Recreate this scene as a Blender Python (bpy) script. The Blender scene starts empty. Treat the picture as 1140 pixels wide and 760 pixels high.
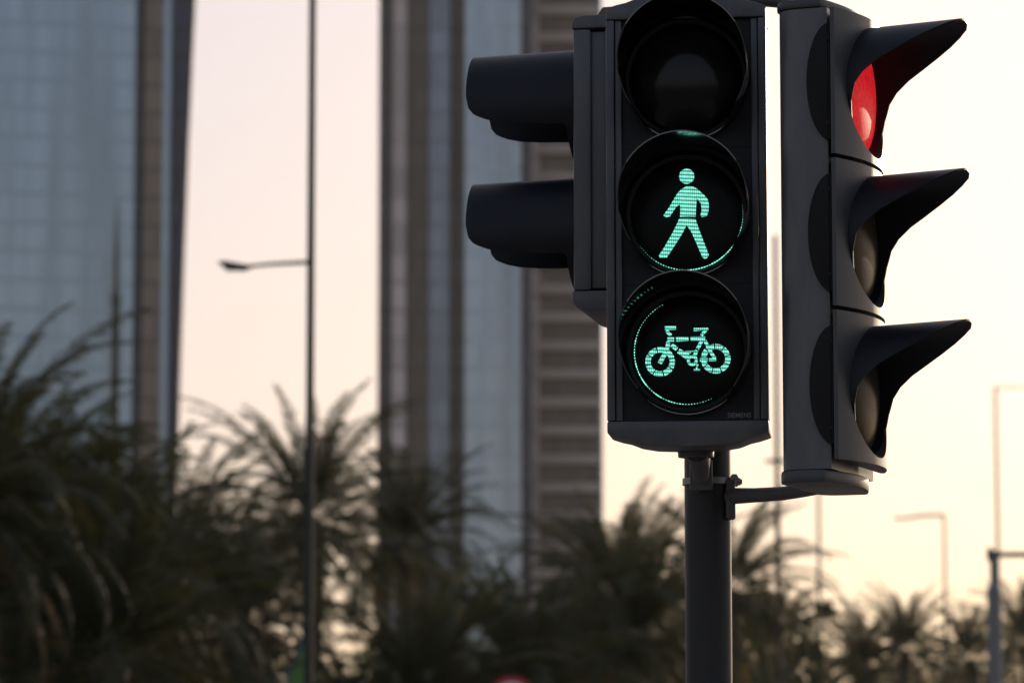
import bpy, bmesh, math, random
from mathutils import Vector, Matrix, Euler
R = math.radians
PI = math.pi
random.seed(7)
scn = bpy.context.scene
col = scn.collection

# ------------------------------------------------------------------ camera
FPX = 4275.0                     # 135 mm on a 36 mm sensor, in photo pixels (1140 wide)
PITCH = R(7.2)
CAM = Vector((0, 0, 1.6))
FW = Vector((0, math.cos(PITCH), math.sin(PITCH)))
UP = Vector((0, -math.sin(PITCH), math.cos(PITCH)))
def P(px, py, d):                # photo pixel + distance along the view -> a real place
    return CAM + d * (FW + Vector((1, 0, 0)) * ((px - 570) / FPX) + UP * ((380 - py) / FPX))

cd = bpy.data.cameras.new('camera')
cd.lens = 135; cd.sensor_width = 36; cd.sensor_fit = 'HORIZONTAL'
cd.clip_start = 0.1; cd.clip_end = 6000
cd.dof.use_dof = True; cd.dof.focus_distance = 6.36
cd.dof.aperture_fstop = 7.8; cd.dof.aperture_blades = 0
cam = bpy.data.objects.new('camera', cd); col.objects.link(cam)
cam.location = CAM; cam.rotation_euler = (PI / 2 + PITCH, 0, 0)
scn.camera = cam

# ------------------------------------------------------------------ light
SUN_AZ, SUN_EL = R(26), R(12)
SUN_DIR = Vector((math.sin(SUN_AZ) * math.cos(SUN_EL), math.cos(SUN_AZ) * math.cos(SUN_EL), math.sin(SUN_EL)))
w = bpy.data.worlds.new('World'); scn.world = w; w.use_nodes = True
nt = w.node_tree
bg = nt.nodes['Background']
sky = nt.nodes.new('ShaderNodeTexSky'); sky.sky_type = 'NISHITA'
sky.sun_disc = False; sky.sun_elevation = SUN_EL; sky.sun_rotation = SUN_AZ
sky.altitude = 0; sky.air_density = 1.0; sky.dust_density = 3.0; sky.ozone_density = 1.0
tint = nt.nodes.new('ShaderNodeMix'); tint.data_type = 'RGBA'; tint.blend_type = 'MULTIPLY'; tint.inputs[0].default_value = 1
tint.inputs[7].default_value = (2.58, 2.40, 2.63, 1)                # rosy dust in the air
soft = nt.nodes.new('ShaderNodeGamma'); soft.inputs[1].default_value = 0.42   # thick air evens the sky out
nt.links.new(sky.outputs[0], soft.inputs[0]); hs = nt.nodes.new('ShaderNodeHueSaturation'); hs.inputs['Saturation'].default_value = 1.31
nt.links.new(soft.outputs[0], hs.inputs['Color']); nt.links.new(hs.outputs[0], tint.inputs[6]); nt.links.new(tint.outputs[2], bg.inputs[0]); bg.inputs[1].default_value = 0.14
sl = bpy.data.lights.new('sun', 'SUN'); sl.energy = 2.3; sl.angle = R(0.5); sl.color = (1.0, 0.80, 0.58)
so = bpy.data.objects.new('sun', sl); col.objects.link(so)
so.rotation_euler = (-SUN_DIR).to_track_quat('-Z', 'Y').to_euler()
so.location = (20, 40, 60)

vs = scn.view_settings
vs.view_transform = 'Standard'; vs.look = 'None'; vs.gamma = 1; vs.exposure = 0.0
vs.use_curve_mapping = False
scn.cycles.use_denoising = True
scn.cycles.use_adaptive_sampling = True
scn.cycles.adaptive_threshold = 0.01
scn.cycles.max_bounces = 7
scn.cycles.volume_bounces = 0
scn.cycles.sample_clamp_indirect = 8

# ------------------------------------------------------------------ materials
def mat(name):
    m = bpy.data.materials.new(name); m.use_nodes = True
    return m, m.node_tree, m.node_tree.nodes['Principled BSDF']

def plastic(name, base, rough, dust=0.02, dust_amt=0.35, scale=14, bump=0.05):
    """weathered plastic or painted metal: blotches of dust, fine grain"""
    m, t, b = mat(name)
    tc = t.nodes.new('ShaderNodeTexCoord')
    n1 = t.nodes.new('ShaderNodeTexNoise'); n1.inputs['Scale'].default_value = scale; n1.inputs['Detail'].default_value = 8
    n1.inputs['Roughness'].default_value = 0.7
    mp = t.nodes.new('ShaderNodeMapping'); mp.inputs['Scale'].default_value = (1, 1, 0.35)
    t.links.new(tc.outputs['Object'], mp.inputs[0]); t.links.new(mp.outputs[0], n1.inputs['Vector'])
    r = t.nodes.new('ShaderNodeMapRange'); r.inputs[1].default_value = 0.42; r.inputs[2].default_value = 0.75
    r.inputs[4].default_value = dust_amt
    t.links.new(n1.outputs[0], r.inputs[0])
    mx = t.nodes.new('ShaderNodeMix'); mx.data_type = 'RGBA'
    mx.inputs[6].default_value = (*base, 1)
    mx.inputs[7].default_value = (base[0] + dust, base[1] + dust * .92, base[2] + dust * .8, 1)
    t.links.new(r.outputs[0], mx.inputs[0]); t.links.new(mx.outputs[2], b.inputs['Base Color'])
    rr = t.nodes.new('ShaderNodeMapRange'); rr.inputs[3].default_value = rough - .07; rr.inputs[4].default_value = rough + .16
    t.links.new(n1.outputs[0], rr.inputs[0]); t.links.new(rr.outputs[0], b.inputs['Roughness'])
    n2 = t.nodes.new('ShaderNodeTexNoise'); n2.inputs['Scale'].default_value = 420; n2.inputs['Detail'].default_value = 3
    t.links.new(tc.outputs['Object'], n2.inputs['Vector'])
    bp = t.nodes.new('ShaderNodeBump'); bp.inputs['Strength'].default_value = bump; bp.inputs['Distance'].default_value = 0.002
    t.links.new(n2.outputs[0], bp.inputs['Height']); t.links.new(bp.outputs[0], b.inputs['Normal'])
    return m

M = {}
M['housing'] = plastic('charcoal_plastic', (0.045, 0.045, 0.048), 0.42, 0.055, 0.65, 17)
M['panel'] = plastic('black_panel', (0.010, 0.010, 0.012), 0.5, 0.004)
M['visor'] = plastic('black_visor', (0.006, 0.0065, 0.0095), 0.42, 0.006)
M['visor'].node_tree.nodes['Principled BSDF'].inputs['Specular IOR Level'].default_value = 0.22
M['visor_gloss'] = plastic('smooth_black_visor', (0.002, 0.002, 0.0023), 0.08, 0.001, bump=0.0)
M['visor_gloss'].node_tree.nodes['Principled BSDF'].inputs['Specular IOR Level'].default_value = 0.65
M['panel'].node_tree.nodes['Principled BSDF'].inputs['Specular IOR Level'].default_value = 0.2
M['car_housing'] = plastic('weathered_black_plastic', (0.022, 0.022, 0.023), 0.36, 0.035, 0.55)
M['car_shell'] = plastic('worn_grey_shell', (0.050, 0.050, 0.052), 0.30, 0.07, 0.6, 18)
M['rubber'] = plastic('black_gasket', (0.006, 0.0055, 0.005), 0.6, 0.008)
M['rubber'].node_tree.nodes['Principled BSDF'].inputs['Specular IOR Level'].default_value = 0.2
M['pole'] = plastic('dark_painted_steel', (0.012, 0.011, 0.012), 0.45, 0.015, 0.4, 9)
M['pole'].node_tree.nodes['Principled BSDF'].inputs['Specular IOR Level'].default_value = 0.3
M['bracket'] = plastic('cast_bracket_paint', (0.055, 0.050, 0.048), 0.5, 0.05, 0.5, 20)
M['steel'] = plastic('strap_steel', (0.22, 0.21, 0.19), 0.42, 0.05, 0.5, 40)
M['steel'].node_tree.nodes['Principled BSDF'].inputs['Metallic'].default_value = 0.7
M['letter'] = plastic('grey_print', (0.17, 0.17, 0.175), 0.6)

def lens_mat(name, base, rough, emit=None, strength=0, ribs=0, spec=.5):
    m, t, b = mat(name); b.inputs['Specular IOR Level'].default_value = spec
    b.inputs['Base Color'].default_value = (*base, 1); b.inputs['Roughness'].default_value = rough
    b.inputs['IOR'].default_value = 1.5
    tc = t.nodes.new('ShaderNodeTexCoord')
    if ribs:
        v = t.nodes.new('ShaderNodeTexVoronoi'); v.inputs['Scale'].default_value = ribs
        t.links.new(tc.outputs['Object'], v.inputs['Vector'])
        bp = t.nodes.new('ShaderNodeBump'); bp.inputs['Strength'].default_value = 0.05; bp.inputs['Distance'].default_value = 0.002
        t.links.new(v.outputs[0], bp.inputs['Height']); t.links.new(bp.outputs[0], b.inputs['Normal'])
        if emit:
            r = t.nodes.new('ShaderNodeMapRange'); r.inputs[1].default_value = 0.0; r.inputs[2].default_value = 0.7
            r.inputs[3].default_value = strength * 1.15; r.inputs[4].default_value = strength * 0.78
            t.links.new(v.outputs[0], r.inputs[0]); t.links.new(r.outputs[0], b.inputs['Emission Strength'])
    if emit:
        b.inputs['Emission Color'].default_value = (*emit, 1)
        if not ribs: b.inputs['Emission Strength'].default_value = strength
    return m
M['lens_dark'] = lens_mat('dark_lens', (0.006, 0.006, 0.006), 0.16, spec=.2)
M['lens_led'] = lens_mat('smoked_led_cover', (0.0025, 0.0028, 0.0025), 0.2, spec=.07)
M['lens_red'] = lens_mat('lit_red_lens', (0.06, 0.002, 0.003), 0.45, (1.0, 0.022, 0.032), 0.60, 110, .3)
M['lens_amber'] = lens_mat('unlit_amber_lens', (0.034, 0.026, 0.016), 0.24, ribs=170, spec=.16)
M['lens_green'] = lens_mat('unlit_green_lens', (0.030, 0.027, 0.018), 0.24, ribs=170, spec=.16)
for q in ('lens_red', 'lens_amber', 'lens_green'): M[q].node_tree.nodes['Principled BSDF'].inputs['IOR'].default_value = 1.09


def led_mat():
    """rows of light-emitting diodes: bright thin rows with fine dark gaps"""
    m, t, b = mat('green_led_rows')
    b.inputs['Base Color'].default_value = (0.01, 0.02, 0.02, 1)
    tc = t.nodes.new('ShaderNodeTexCoord'); sx = t.nodes.new('ShaderNodeSeparateXYZ')
    t.links.new(tc.outputs['Object'], sx.inputs[0])
    def saw(src, per, lo, hi, tiltsrc=None, tilt=0):
        x = src
        if tiltsrc is not None:
            q = t.nodes.new('ShaderNodeMath'); q.operation = 'MULTIPLY_ADD'
            t.links.new(tiltsrc, q.inputs[0]); q.inputs[1].default_value = tilt; t.links.new(src, q.inputs[2]); x = q.outputs[0]
        a = t.nodes.new('ShaderNodeMath'); a.operation = 'MULTIPLY'; a.inputs[1].default_value = 2 * PI / per
        t.links.new(x, a.inputs[0])
        s = t.nodes.new('ShaderNodeMath'); s.operation = 'SINE'; t.links.new(a.outputs[0], s.inputs[0])
        r = t.nodes.new('ShaderNodeMapRange'); r.inputs[1].default_value = -.9; r.inputs[2].default_value = .5
        r.inputs[3].default_value = lo; r.inputs[4].default_value = hi
        t.links.new(s.outputs[0], r.inputs[0]); return r.outputs[0]
    rows = saw(sx.outputs[2], 0.0062, 0.28, 1.25, sx.outputs[0], 0.06)
    cols = saw(sx.outputs[0], 0.0035, 0.55, 1.05)
    n = t.nodes.new('ShaderNodeTexNoise'); n.inputs['Scale'].default_value = 160
    t.links.new(tc.outputs['Object'], n.inputs['Vector'])
    nr = t.nodes.new('ShaderNodeMapRange'); nr.inputs[1].default_value = .3; nr.inputs[2].default_value = .7
    nr.inputs[3].default_value = .8; nr.inputs[4].default_value = 1.15
    t.links.new(n.outputs[0], nr.inputs[0])
    a = t.nodes.new('ShaderNodeMath'); a.operation = 'MULTIPLY'; t.links.new(rows, a.inputs[0]); t.links.new(cols, a.inputs[1])
    c = t.nodes.new('ShaderNodeMath'); c.operation = 'MULTIPLY'; t.links.new(a.outputs[0], c.inputs[0]); t.links.new(nr.outputs[0], c.inputs[1])
    b.inputs['Emission Color'].default_value = (0.25, 0.98, 0.76, 1)
    t.links.new(c.outputs[0], b.inputs['Emission Strength'])
    return m
M['led'] = led_mat()
m, t, b = mat('green_glint'); b.inputs['Base Color'].default_value = (0.01, 0.05, 0.04, 1)
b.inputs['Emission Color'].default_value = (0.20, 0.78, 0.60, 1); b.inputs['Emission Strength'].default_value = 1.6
M['edge'] = m  # glow put in for green reflections of the symbols, not a lamp

def leaf_mat(name, c1, c2, trans=0.25):
    m, t, b = mat(name)
    oi = t.nodes.new('ShaderNodeObjectInfo'); tc = t.nodes.new('ShaderNodeTexCoord')
    n = t.nodes.new('ShaderNodeTexNoise'); n.inputs['Scale'].default_value = 1.6; n.inputs['Detail'].default_value = 4
    t.links.new(tc.outputs['Object'], n.inputs['Vector'])
    mx = t.nodes.new('ShaderNodeMix'); mx.data_type = 'RGBA'
    mx.inputs[6].default_value = (*c1, 1); mx.inputs[7].default_value = (*c2, 1)
    t.links.new(n.outputs[0], mx.inputs[0]); t.links.new(mx.outputs[2], b.inputs['Base Color'])
    b.inputs['Roughness'].default_value = 0.7; b.inputs['Specular IOR Level'].default_value = 0.2
    tr = t.nodes.new('ShaderNodeBsdfTranslucent'); tr.inputs[0].default_value = (c2[0] * 1.35, c2[1] * 1.25, c2[2] * .9, 1)
    ms = t.nodes.new('ShaderNodeMixShader'); ms.inputs[0].default_value = trans
    out = t.nodes['Material Output']
    t.links.new(b.outputs[0], ms.inputs[1]); t.links.new(tr.outputs[0], ms.inputs[2]); t.links.new(ms.outputs[0], out.inputs[0])
    return m
M['frond'] = leaf_mat('palm_frond', (0.028, 0.037, 0.018), (0.050, 0.054, 0.027))
M['dry'] = leaf_mat('dry_palm_frond', (0.12, 0.085, 0.045), (0.17, 0.12, 0.06), 0.25)
M['leaf'] = leaf_mat('tree_leaf', (0.024, 0.036, 0.016), (0.048, 0.056, 0.022))
M['bark'] = plastic('palm_bark', (0.10, 0.075, 0.05), 0.9, 0.08, 0.7, 5)

def facade(name, glass, line, floor_h, bay, rough=0.12, band=0.22, metal=0.0, spec=0.9, bayline=0.12, vary=0.25):
    """curtain wall: glass panes with a spandrel band per floor and mullions; each pane a little different"""
    m, t, b = mat(name)
    tc = t.nodes.new('ShaderNodeTexCoord'); sx = t.nodes.new('ShaderNodeSeparateXYZ')
    t.links.new(tc.outputs['Object'], sx.inputs[0])
    def stripe(src, per, frac):
        d = t.nodes.new('ShaderNodeMath'); d.operation = 'DIVIDE'; d.inputs[1].default_value = per; t.links.new(src, d.inputs[0])
        f = t.nodes.new('ShaderNodeMath'); f.operation = 'FRACT'; t.links.new(d.outputs[0], f.inputs[0])
        l = t.nodes.new('ShaderNodeMath'); l.operation = 'LESS_THAN'; l.inputs[1].default_value = frac; t.links.new(f.outputs[0], l.inputs[0])
        return l.outputs[0], d.outputs[0]
    hz, hd = stripe(sx.outputs[2], floor_h, band)
    vt, vd = stripe(sx.outputs[0], bay, bayline)
    mxm = t.nodes.new('ShaderNodeMath'); mxm.operation = 'MAXIMUM'; t.links.new(hz, mxm.inputs[0]); t.links.new(vt, mxm.inputs[1])
    fl = t.nodes.new('ShaderNodeMath'); fl.operation = 'FLOOR'; t.links.new(hd, fl.inputs[0])
    fv = t.nodes.new('ShaderNodeMath'); fv.operation = 'FLOOR'; t.links.new(vd, fv.inputs[0])
    cb = t.nodes.new('ShaderNodeCombineXYZ'); t.links.new(fv.outputs[0], cb.inputs[0]); t.links.new(fl.outputs[0], cb.inputs[2])
    wn = t.nodes.new('ShaderNodeTexWhiteNoise'); t.links.new(cb.outputs[0], wn.inputs[0])
    vr = t.nodes.new('ShaderNodeMapRange'); vr.inputs[3].default_value = 1 - vary; vr.inputs[4].default_value = 1 + vary
    t.links.new(wn.outputs[0], vr.inputs[0])
    mpp = t.nodes.new('ShaderNodeMapping'); mpp.inputs['Scale'].default_value = (.35, .05, .016)
    big = t.nodes.new('ShaderNodeTexNoise'); big.inputs['Scale'].default_value = 1.0; big.inputs['Detail'].default_value = 4  # broad upright streaks: mirrored surroundings painted into the wall colour
    t.links.new(tc.outputs['Object'], mpp.inputs[0]); t.links.new(mpp.outputs[0], big.inputs['Vector'])
    br = t.nodes.new('ShaderNodeMapRange'); br.inputs[1].default_value = .3; br.inputs[2].default_value = .7
    br.inputs[3].default_value = .72; br.inputs[4].default_value = 1.2
    t.links.new(big.outputs[0], br.inputs[0])
    vm_ = t.nodes.new('ShaderNodeMath'); vm_.operation = 'MULTIPLY'
    t.links.new(vr.outputs[0], vm_.inputs[0]); t.links.new(br.outputs[0], vm_.inputs[1])
    sc_ = t.nodes.new('ShaderNodeVectorMath'); sc_.operation = 'SCALE'; sc_.inputs[0].default_value = glass
    t.links.new(vm_.outputs[0], sc_.inputs['Scale'])
    mx = t.nodes.new('ShaderNodeMix'); mx.data_type = 'RGBA'
    t.links.new(sc_.outputs[0], mx.inputs[6]); mx.inputs[7].default_value = (*line, 1)
    t.links.new(mxm.outputs[0], mx.inputs[0]); t.links.new(mx.outputs[2], b.inputs['Base Color'])
    rr = t.nodes.new('ShaderNodeMapRange'); rr.inputs[3].default_value = rough; rr.inputs[4].default_value = rough + .08
    t.links.new(mxm.outputs[0], rr.inputs[0]); t.links.new(rr.outputs[0], b.inputs['Roughness'])
    b.inputs['Metallic'].default_value = metal
    b.inputs['Specular IOR Level'].default_value = spec
    return m
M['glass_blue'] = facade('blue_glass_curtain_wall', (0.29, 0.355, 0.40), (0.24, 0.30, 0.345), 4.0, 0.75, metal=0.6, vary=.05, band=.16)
M['glass_grey'] = facade('grey_glass_curtain_wall', (0.31, 0.365, 0.41), (0.27, 0.32, 0.365), 4.0, 0.8, metal=0.5, vary=.06, band=.16)
M['glass_slate'] = facade('slate_glass', (0.13, 0.155, 0.20), (0.10, 0.12, 0.15), 4.0, 1.0, metal=0.4)
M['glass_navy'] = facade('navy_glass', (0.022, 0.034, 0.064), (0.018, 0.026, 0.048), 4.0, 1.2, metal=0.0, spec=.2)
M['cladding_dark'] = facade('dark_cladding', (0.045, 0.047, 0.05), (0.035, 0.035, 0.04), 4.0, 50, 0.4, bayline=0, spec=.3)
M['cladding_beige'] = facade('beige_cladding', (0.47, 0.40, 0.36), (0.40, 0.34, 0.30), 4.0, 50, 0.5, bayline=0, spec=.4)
M['cladding_tan'] = facade('tan_cladding', (0.20, 0.15, 0.11), (0.14, 0.105, 0.08), 4.0, 1.1, 0.4, bayline=0.2, spec=.5)
M['cladding_brown'] = facade('brown_windows', (0.100, 0.080, 0.068), (0.075, 0.060, 0.050), 4.0, 1.4, 0.3, bayline=0.25, spec=.35)
M['slab'] = plastic('pale_slab', (0.42, 0.36, 0.31), 0.7, 0.06, 0.5, 0.3)
M['reflection_spire'] = facade('reflection_bronze', (0.05, 0.04, 0.025), (0.02, 0.018, 0.015), 5.0, 0.9, 0.5, band=.45, bayline=.3, spec=.15)
M['lamp_metal'] = plastic('dark_lamp_steel', (0.012, 0.012, 0.011), 0.6, 0.008, 0.4, 3)
M['lamp_grey'] = plastic('galvanised_steel', (0.17, 0.165, 0.16), 0.5, 0.05, 0.4, 3)
M['lamp_glass'] = plastic('lamp_diffuser', (0.5, 0.5, 0.48), 0.3)
M['sign_red'] = plastic('sign_red', (0.45, 0.02, 0.025), 0.4)
M['sign_white'] = plastic('sign_white', (0.72, 0.72, 0.72), 0.4)
M['flag_green'] = plastic('green_cloth', (0.22, 0.42, 0.12), 0.8, 0.04, 0.5, 3)
M['flag_blue'] = plastic('blue_cloth', (0.06, 0.10, 0.22), 0.8, 0.02, 0.5, 3)

def ground_mat(name, c1, c2, scale, rough=0.85):
    m, t, b = mat(name)
    tc = t.nodes.new('ShaderNodeTexCoord'); n = t.nodes.new('ShaderNodeTexNoise')
    n.inputs['Scale'].default_value = scale; n.inputs['Detail'].default_value = 9
    t.links.new(tc.outputs['Object'], n.inputs['Vector'])
    mx = t.nodes.new('ShaderNodeMix'); mx.data_type = 'RGBA'; mx.inputs[6].default_value = (*c1, 1); mx.inputs[7].default_value = (*c2, 1)
    t.links.new(n.outputs[0], mx.inputs[0]); t.links.new(mx.outputs[2], b.inputs['Base Color'])
    b.inputs['Roughness'].default_value = rough
    return m
M['sand'] = ground_mat('sandy_ground', (0.17, 0.14, 0.10), (0.25, 0.20, 0.15), 0.4)
M['asphalt'] = ground_mat('asphalt', (0.042, 0.042, 0.043), (0.065, 0.063, 0.06), 3)
M['paving'] = ground_mat('paving', (0.22, 0.20, 0.18), (0.30, 0.28, 0.25), 2)
M['kerb'] = ground_mat('kerb_concrete', (0.30, 0.29, 0.27), (0.38, 0.36, 0.33), 4)
M['line'] = ground_mat('road_paint', (0.6, 0.6, 0.58), (0.75, 0.75, 0.73), 6)
M['grass'] = ground_mat('verge_grass', (0.035, 0.06, 0.02), (0.07, 0.09, 0.03), 2)

# ------------------------------------------------------------------ mesh helpers
def obj(name, bm, m, parent=None, smooth=False, angle=40):
    bmesh.ops.recalc_face_normals(bm, faces=bm.faces[:]) if False else None
    me = bpy.data.meshes.new(name); bm.to_mesh(me); bm.free()
    if m: me.materials.append(m)
    if smooth:
        for p in me.polygons: p.use_smooth = True
        try: me.set_sharp_from_angle(angle=R(angle))
        except Exception: pass
    o = bpy.data.objects.new(name, me); col.objects.link(o)
    if parent: o.parent = parent
    return o

def tag(o, label=None, cat=None, group=None, kind=None):
    if label: o['label'] = label
    if cat: o['category'] = cat
    if group: o['group'] = group
    if kind: o['kind'] = kind
    return o

def empty(name, loc, rz=0, label=None, cat=None, group=None):
    o = bpy.data.objects.new(name, None); col.objects.link(o)
    o.empty_display_size = 0.1
    o.location = loc; o.rotation_euler = (0, 0, rz)
    return tag(o, label, cat, group)

def copy_tree(o, parent=None):
    c = o.copy(); col.objects.link(c)
    if parent: c.parent = parent
    for ch in list(o.children): copy_tree(ch, c)
    return c

def box(bm, x0, x1, y0, y1, z0, z1, bev=0, seg=2):
    b2 = bmesh.new()
    vs_ = [b2.verts.new((x, y, z)) for x in (x0, x1) for y in (y0, y1) for z in (z0, z1)]
    for q in ((0, 1, 3, 2), (4, 6, 7, 5), (0, 4, 5, 1), (2, 3, 7, 6), (0, 2, 6, 4), (1, 5, 7, 3)):
        b2.faces.new([vs_[i] for i in q])
    bmesh.ops.recalc_face_normals(b2, faces=b2.faces[:])
    if bev: bmesh.ops.bevel(b2, geom=b2.edges[:], offset=bev, segments=seg, affect='EDGES', profile=0.6)
    merge(bm, b2)

def merge(bm, b2):
    me = bpy.data.meshes.new('tmp'); b2.to_mesh(me); b2.free(); bm.from_mesh(me); bpy.data.meshes.remove(me)

def prism(bm, pts, y0, y1, bev=0, axis='y'):
    """closed outline in x,z extruded along y (or outline in x,y along z, or in y,z along x)"""
    b2 = bmesh.new()
    f = {'y': lambda p, q: (p[0], q, p[1]), 'z': lambda p, q: (p[0], p[1], q), 'x': lambda p, q: (q, p[0], p[1])}[axis]
    a = [b2.verts.new(f(p, y0)) for p in pts]; c = [b2.verts.new(f(p, y1)) for p in pts]
    n = len(pts)
    b2.faces.new(a); b2.faces.new(c[::-1])
    for i in range(n): b2.faces.new((a[i], a[(i + 1) % n], c[(i + 1) % n], c[i]))
    bmesh.ops.recalc_face_normals(b2, faces=b2.faces[:])
    if bev:
        es = [e for e in b2.edges if e.calc_face_angle(0) > R(30)]
        bmesh.ops.bevel(b2, geom=es, offset=bev, segments=2, affect='EDGES', profile=0.6)
    merge(bm, b2)

def tube(bm, pts, rad, seg=12, cap=True):
    pts = [Vector(p) for p in pts]; n = len(pts)
    if not hasattr(rad, '__len__'): rad = [rad] * n
    rings = []
    ref = None
    for i in range(n):
        tg = (pts[min(i + 1, n - 1)] - pts[max(i - 1, 0)]).normalized()
        if ref is None: ref = Vector((0, 0, 1)) if abs(tg.z) < .9 else Vector((1, 0, 0))
        u = tg.cross(ref).normalized(); v = u.cross(tg).normalized(); ref = v
        rings.append([bm.verts.new(pts[i] + rad[i] * (math.cos(2 * PI * k / seg) * u + math.sin(2 * PI * k / seg) * v)) for k in range(seg)])
    for i in range(n - 1):
        for k in range(seg):
            bm.faces.new((rings[i][k], rings[i][(k + 1) % seg], rings[i + 1][(k + 1) % seg], rings[i + 1][k]))
    if cap:
        bm.faces.new(rings[0][::-1]); bm.faces.new(rings[-1])
    return bm

def lathe(bm, prof, c, axis='y', seg=64, closed=False):
    """profile of (radius, along) turned about an axis through c"""
    c = Vector(c); rows = []
    for r, a in prof:
        row = []
        for k in range(seg):
            x, z = r * math.sin(2 * PI * k / seg), r * math.cos(2 * PI * k / seg)
            p = Vector((x, a, z)) if axis == 'y' else Vector((x, z, a))
            row.append(bm.verts.new(c + p))
        rows.append(row)
    n = len(rows)
    for i in range(n if closed else n - 1):
        for k in range(seg):
            bm.faces.new((rows[i][k], rows[i][(k + 1) % seg], rows[(i + 1) % n][(k + 1) % seg], rows[(i + 1) % n][k]))
    return bm

def lens_bm(c, r, sag, base=0.0):
    """convex lens disc, bulging towards -y"""
    bm = bmesh.new(); c = Vector(c)
    prof = [(r * math.sin(q * PI / 2), base - sag * math.cos(q * PI / 2)) for q in [i / 12 for i in range(1, 13)]]
    prof.append((r, base + .01))
    lathe(bm, prof, c)
    top = [v for v in bm.verts][:64]
    bm.faces.new(top)
    bmesh.ops.recalc_face_normals(bm, faces=bm.faces[:])
    bm.normal_update()
    if bm.faces[-1].normal.y > 0: bmesh.ops.reverse_faces(bm, faces=bm.faces[:])   # glass must face out
    return bm

def interp(tab, x):
    for (a, fa), (b, fb) in zip(tab, tab[1:]):
        if x <= b:
            u = (x - a) / (b - a); u = max(0, u)
            return fa + (fb - fa) * u
    return tab[-1][1]

def visor_bm(c, r0, table, flare, tilt, thick=0.003, seg=120, rows=14, phimax=180, flare_side=None):
    """hood round a lens: length as a function of the angle from the top; opens towards -y"""
    bm = bmesh.new(); c = Vector(c)
    full = phimax >= 180
    ks = range(seg) if full else range(seg + 1)
    def pt(k, u, rr):
        phi = (2 * PI * k / seg - PI) if full else (-R(phimax) + 2 * R(phimax) * k / seg)
        L = interp(table, abs(math.degrees(phi)))
        s = u * L
        fl = flare if flare_side is None else flare_side + (flare - flare_side) * max(0, math.cos(phi))
        r = rr + fl * s
        return c + Vector((r * math.sin(phi), -s, r * math.cos(phi) - tilt * s))
    outer = [[bm.verts.new(pt(k, i / rows, r0 + thick)) for k in ks] for i in range(rows + 1)]
    inner = [[bm.verts.new(pt(k, i / rows, r0)) for k in ks] for i in range(rows + 1)]
    n = len(outer[0]); rng = range(n) if full else range(n - 1)
    for k in rng:
        k2 = (k + 1) % n
        for i in range(rows):
            bm.faces.new((outer[i][k], outer[i][k2], outer[i + 1][k2], outer[i + 1][k]))
            bm.faces.new((inner[i][k2], inner[i][k], inner[i + 1][k], inner[i + 1][k2]))
        bm.faces.new((outer[rows][k], outer[rows][k2], inner[rows][k2], inner[rows][k]))
        bm.faces.new((outer[0][k2], outer[0][k], inner[0][k], inner[0][k2]))
    if not full:
        for e in (0, n - 1):
            for i in range(rows):
                bm.faces.new((outer[i][e], outer[i + 1][e], inner[i + 1][e], inner[i][e]))
    bmesh.ops.recalc_face_normals(bm, faces=bm.faces[:])
    return bm

def flat(bm, pts, y0, y1):
    prism(bm, pts, y0, y1)

def bar(bm, a, b, wd, y0, y1, wd2=None):
    a = Vector(a); b = Vector(b); d = (b - a).normalized(); n = Vector((-d.y, d.x))
    w2 = wd if wd2 is None else wd2
    pts = [a + n * wd / 2, b + n * w2 / 2, b - n * w2 / 2, a - n * wd / 2]
    flat(bm, [(p.x, p.y) for p in pts], y0, y1)

def arcring(bm, c, ro, ri, a0, a1, y0, y1, n=14):
    o = [(c[0] + ro * math.cos(a0 + (a1 - a0) * i / n), c[1] + ro * math.sin(a0 + (a1 - a0) * i / n)) for i in range(n + 1)]
    q = [(c[0] + ri * math.cos(a0 + (a1 - a0) * i / n), c[1] + ri * math.sin(a0 + (a1 - a0) * i / n)) for i in range(n + 1)]
    b2 = bmesh.new()
    vo = [b2.verts.new((p[0], y0, p[1])) for p in o]; vi = [b2.verts.new((p[0], y0, p[1])) for p in q]
    for i in range(n): b2.faces.new((vo[i], vi[i], vi[i + 1], vo[i + 1]))
    r = bmesh.ops.extrude_face_region(b2, geom=b2.faces[:])
    bmesh.ops.translate(b2, verts=[v for v in r['geom'] if isinstance(v, bmesh.types.BMVert)], vec=(0, y1 - y0, 0))
    bmesh.ops.recalc_face_normals(b2, faces=b2.faces[:])
    merge(bm, b2)

# ------------------------------------------------------------------ the setting
def sheet(name, x0, x1, y0, y1, z, m):
    bm = bmesh.new()
    vs_ = [bm.verts.new(p) for p in ((x0, y0, z), (x1, y0, z), (x1, y1, z), (x0, y1, z))]
    bm.faces.new(vs_)
    return tag(obj(name, bm, m), kind='structure')
sheet('ground', -1500, 1500, -700, 1500, 0.0, M['sand'])
sheet('road', -700, 700, 9.0, 36.0, 0.004, M['asphalt'])
bm = bmesh.new()
for i in range(-40, 40):
    for y in (18, 27):
        v = [bm.verts.new(p) for p in ((i * 9, y, .008), (i * 9 + 3, y, .008), (i * 9 + 3, y + .15, .008), (i * 9, y + .15, .008))]
        bm.faces.new(v)
tag(obj('road_markings', bm, M['line']), kind='structure')
bm = bmesh.new(); box(bm, -200, 200, -6, 8.7, -.05, .13)
tag(obj('pavement', bm, M['paving']), kind='structure')
bm = bmesh.new(); box(bm, -200, 200, 8.7, 9.0, -.05, .15, .02)
box(bm, -200, 200, 36.0, 36.3, -.05, .15, .02)
tag(obj('kerb', bm, M['kerb']), kind='structure')
bm = bmesh.new(); box(bm, -200, 200, 36.3, 190, -.06, .12)
tag(obj('planted_verge', bm, M['grass']), kind='structure')

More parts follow.
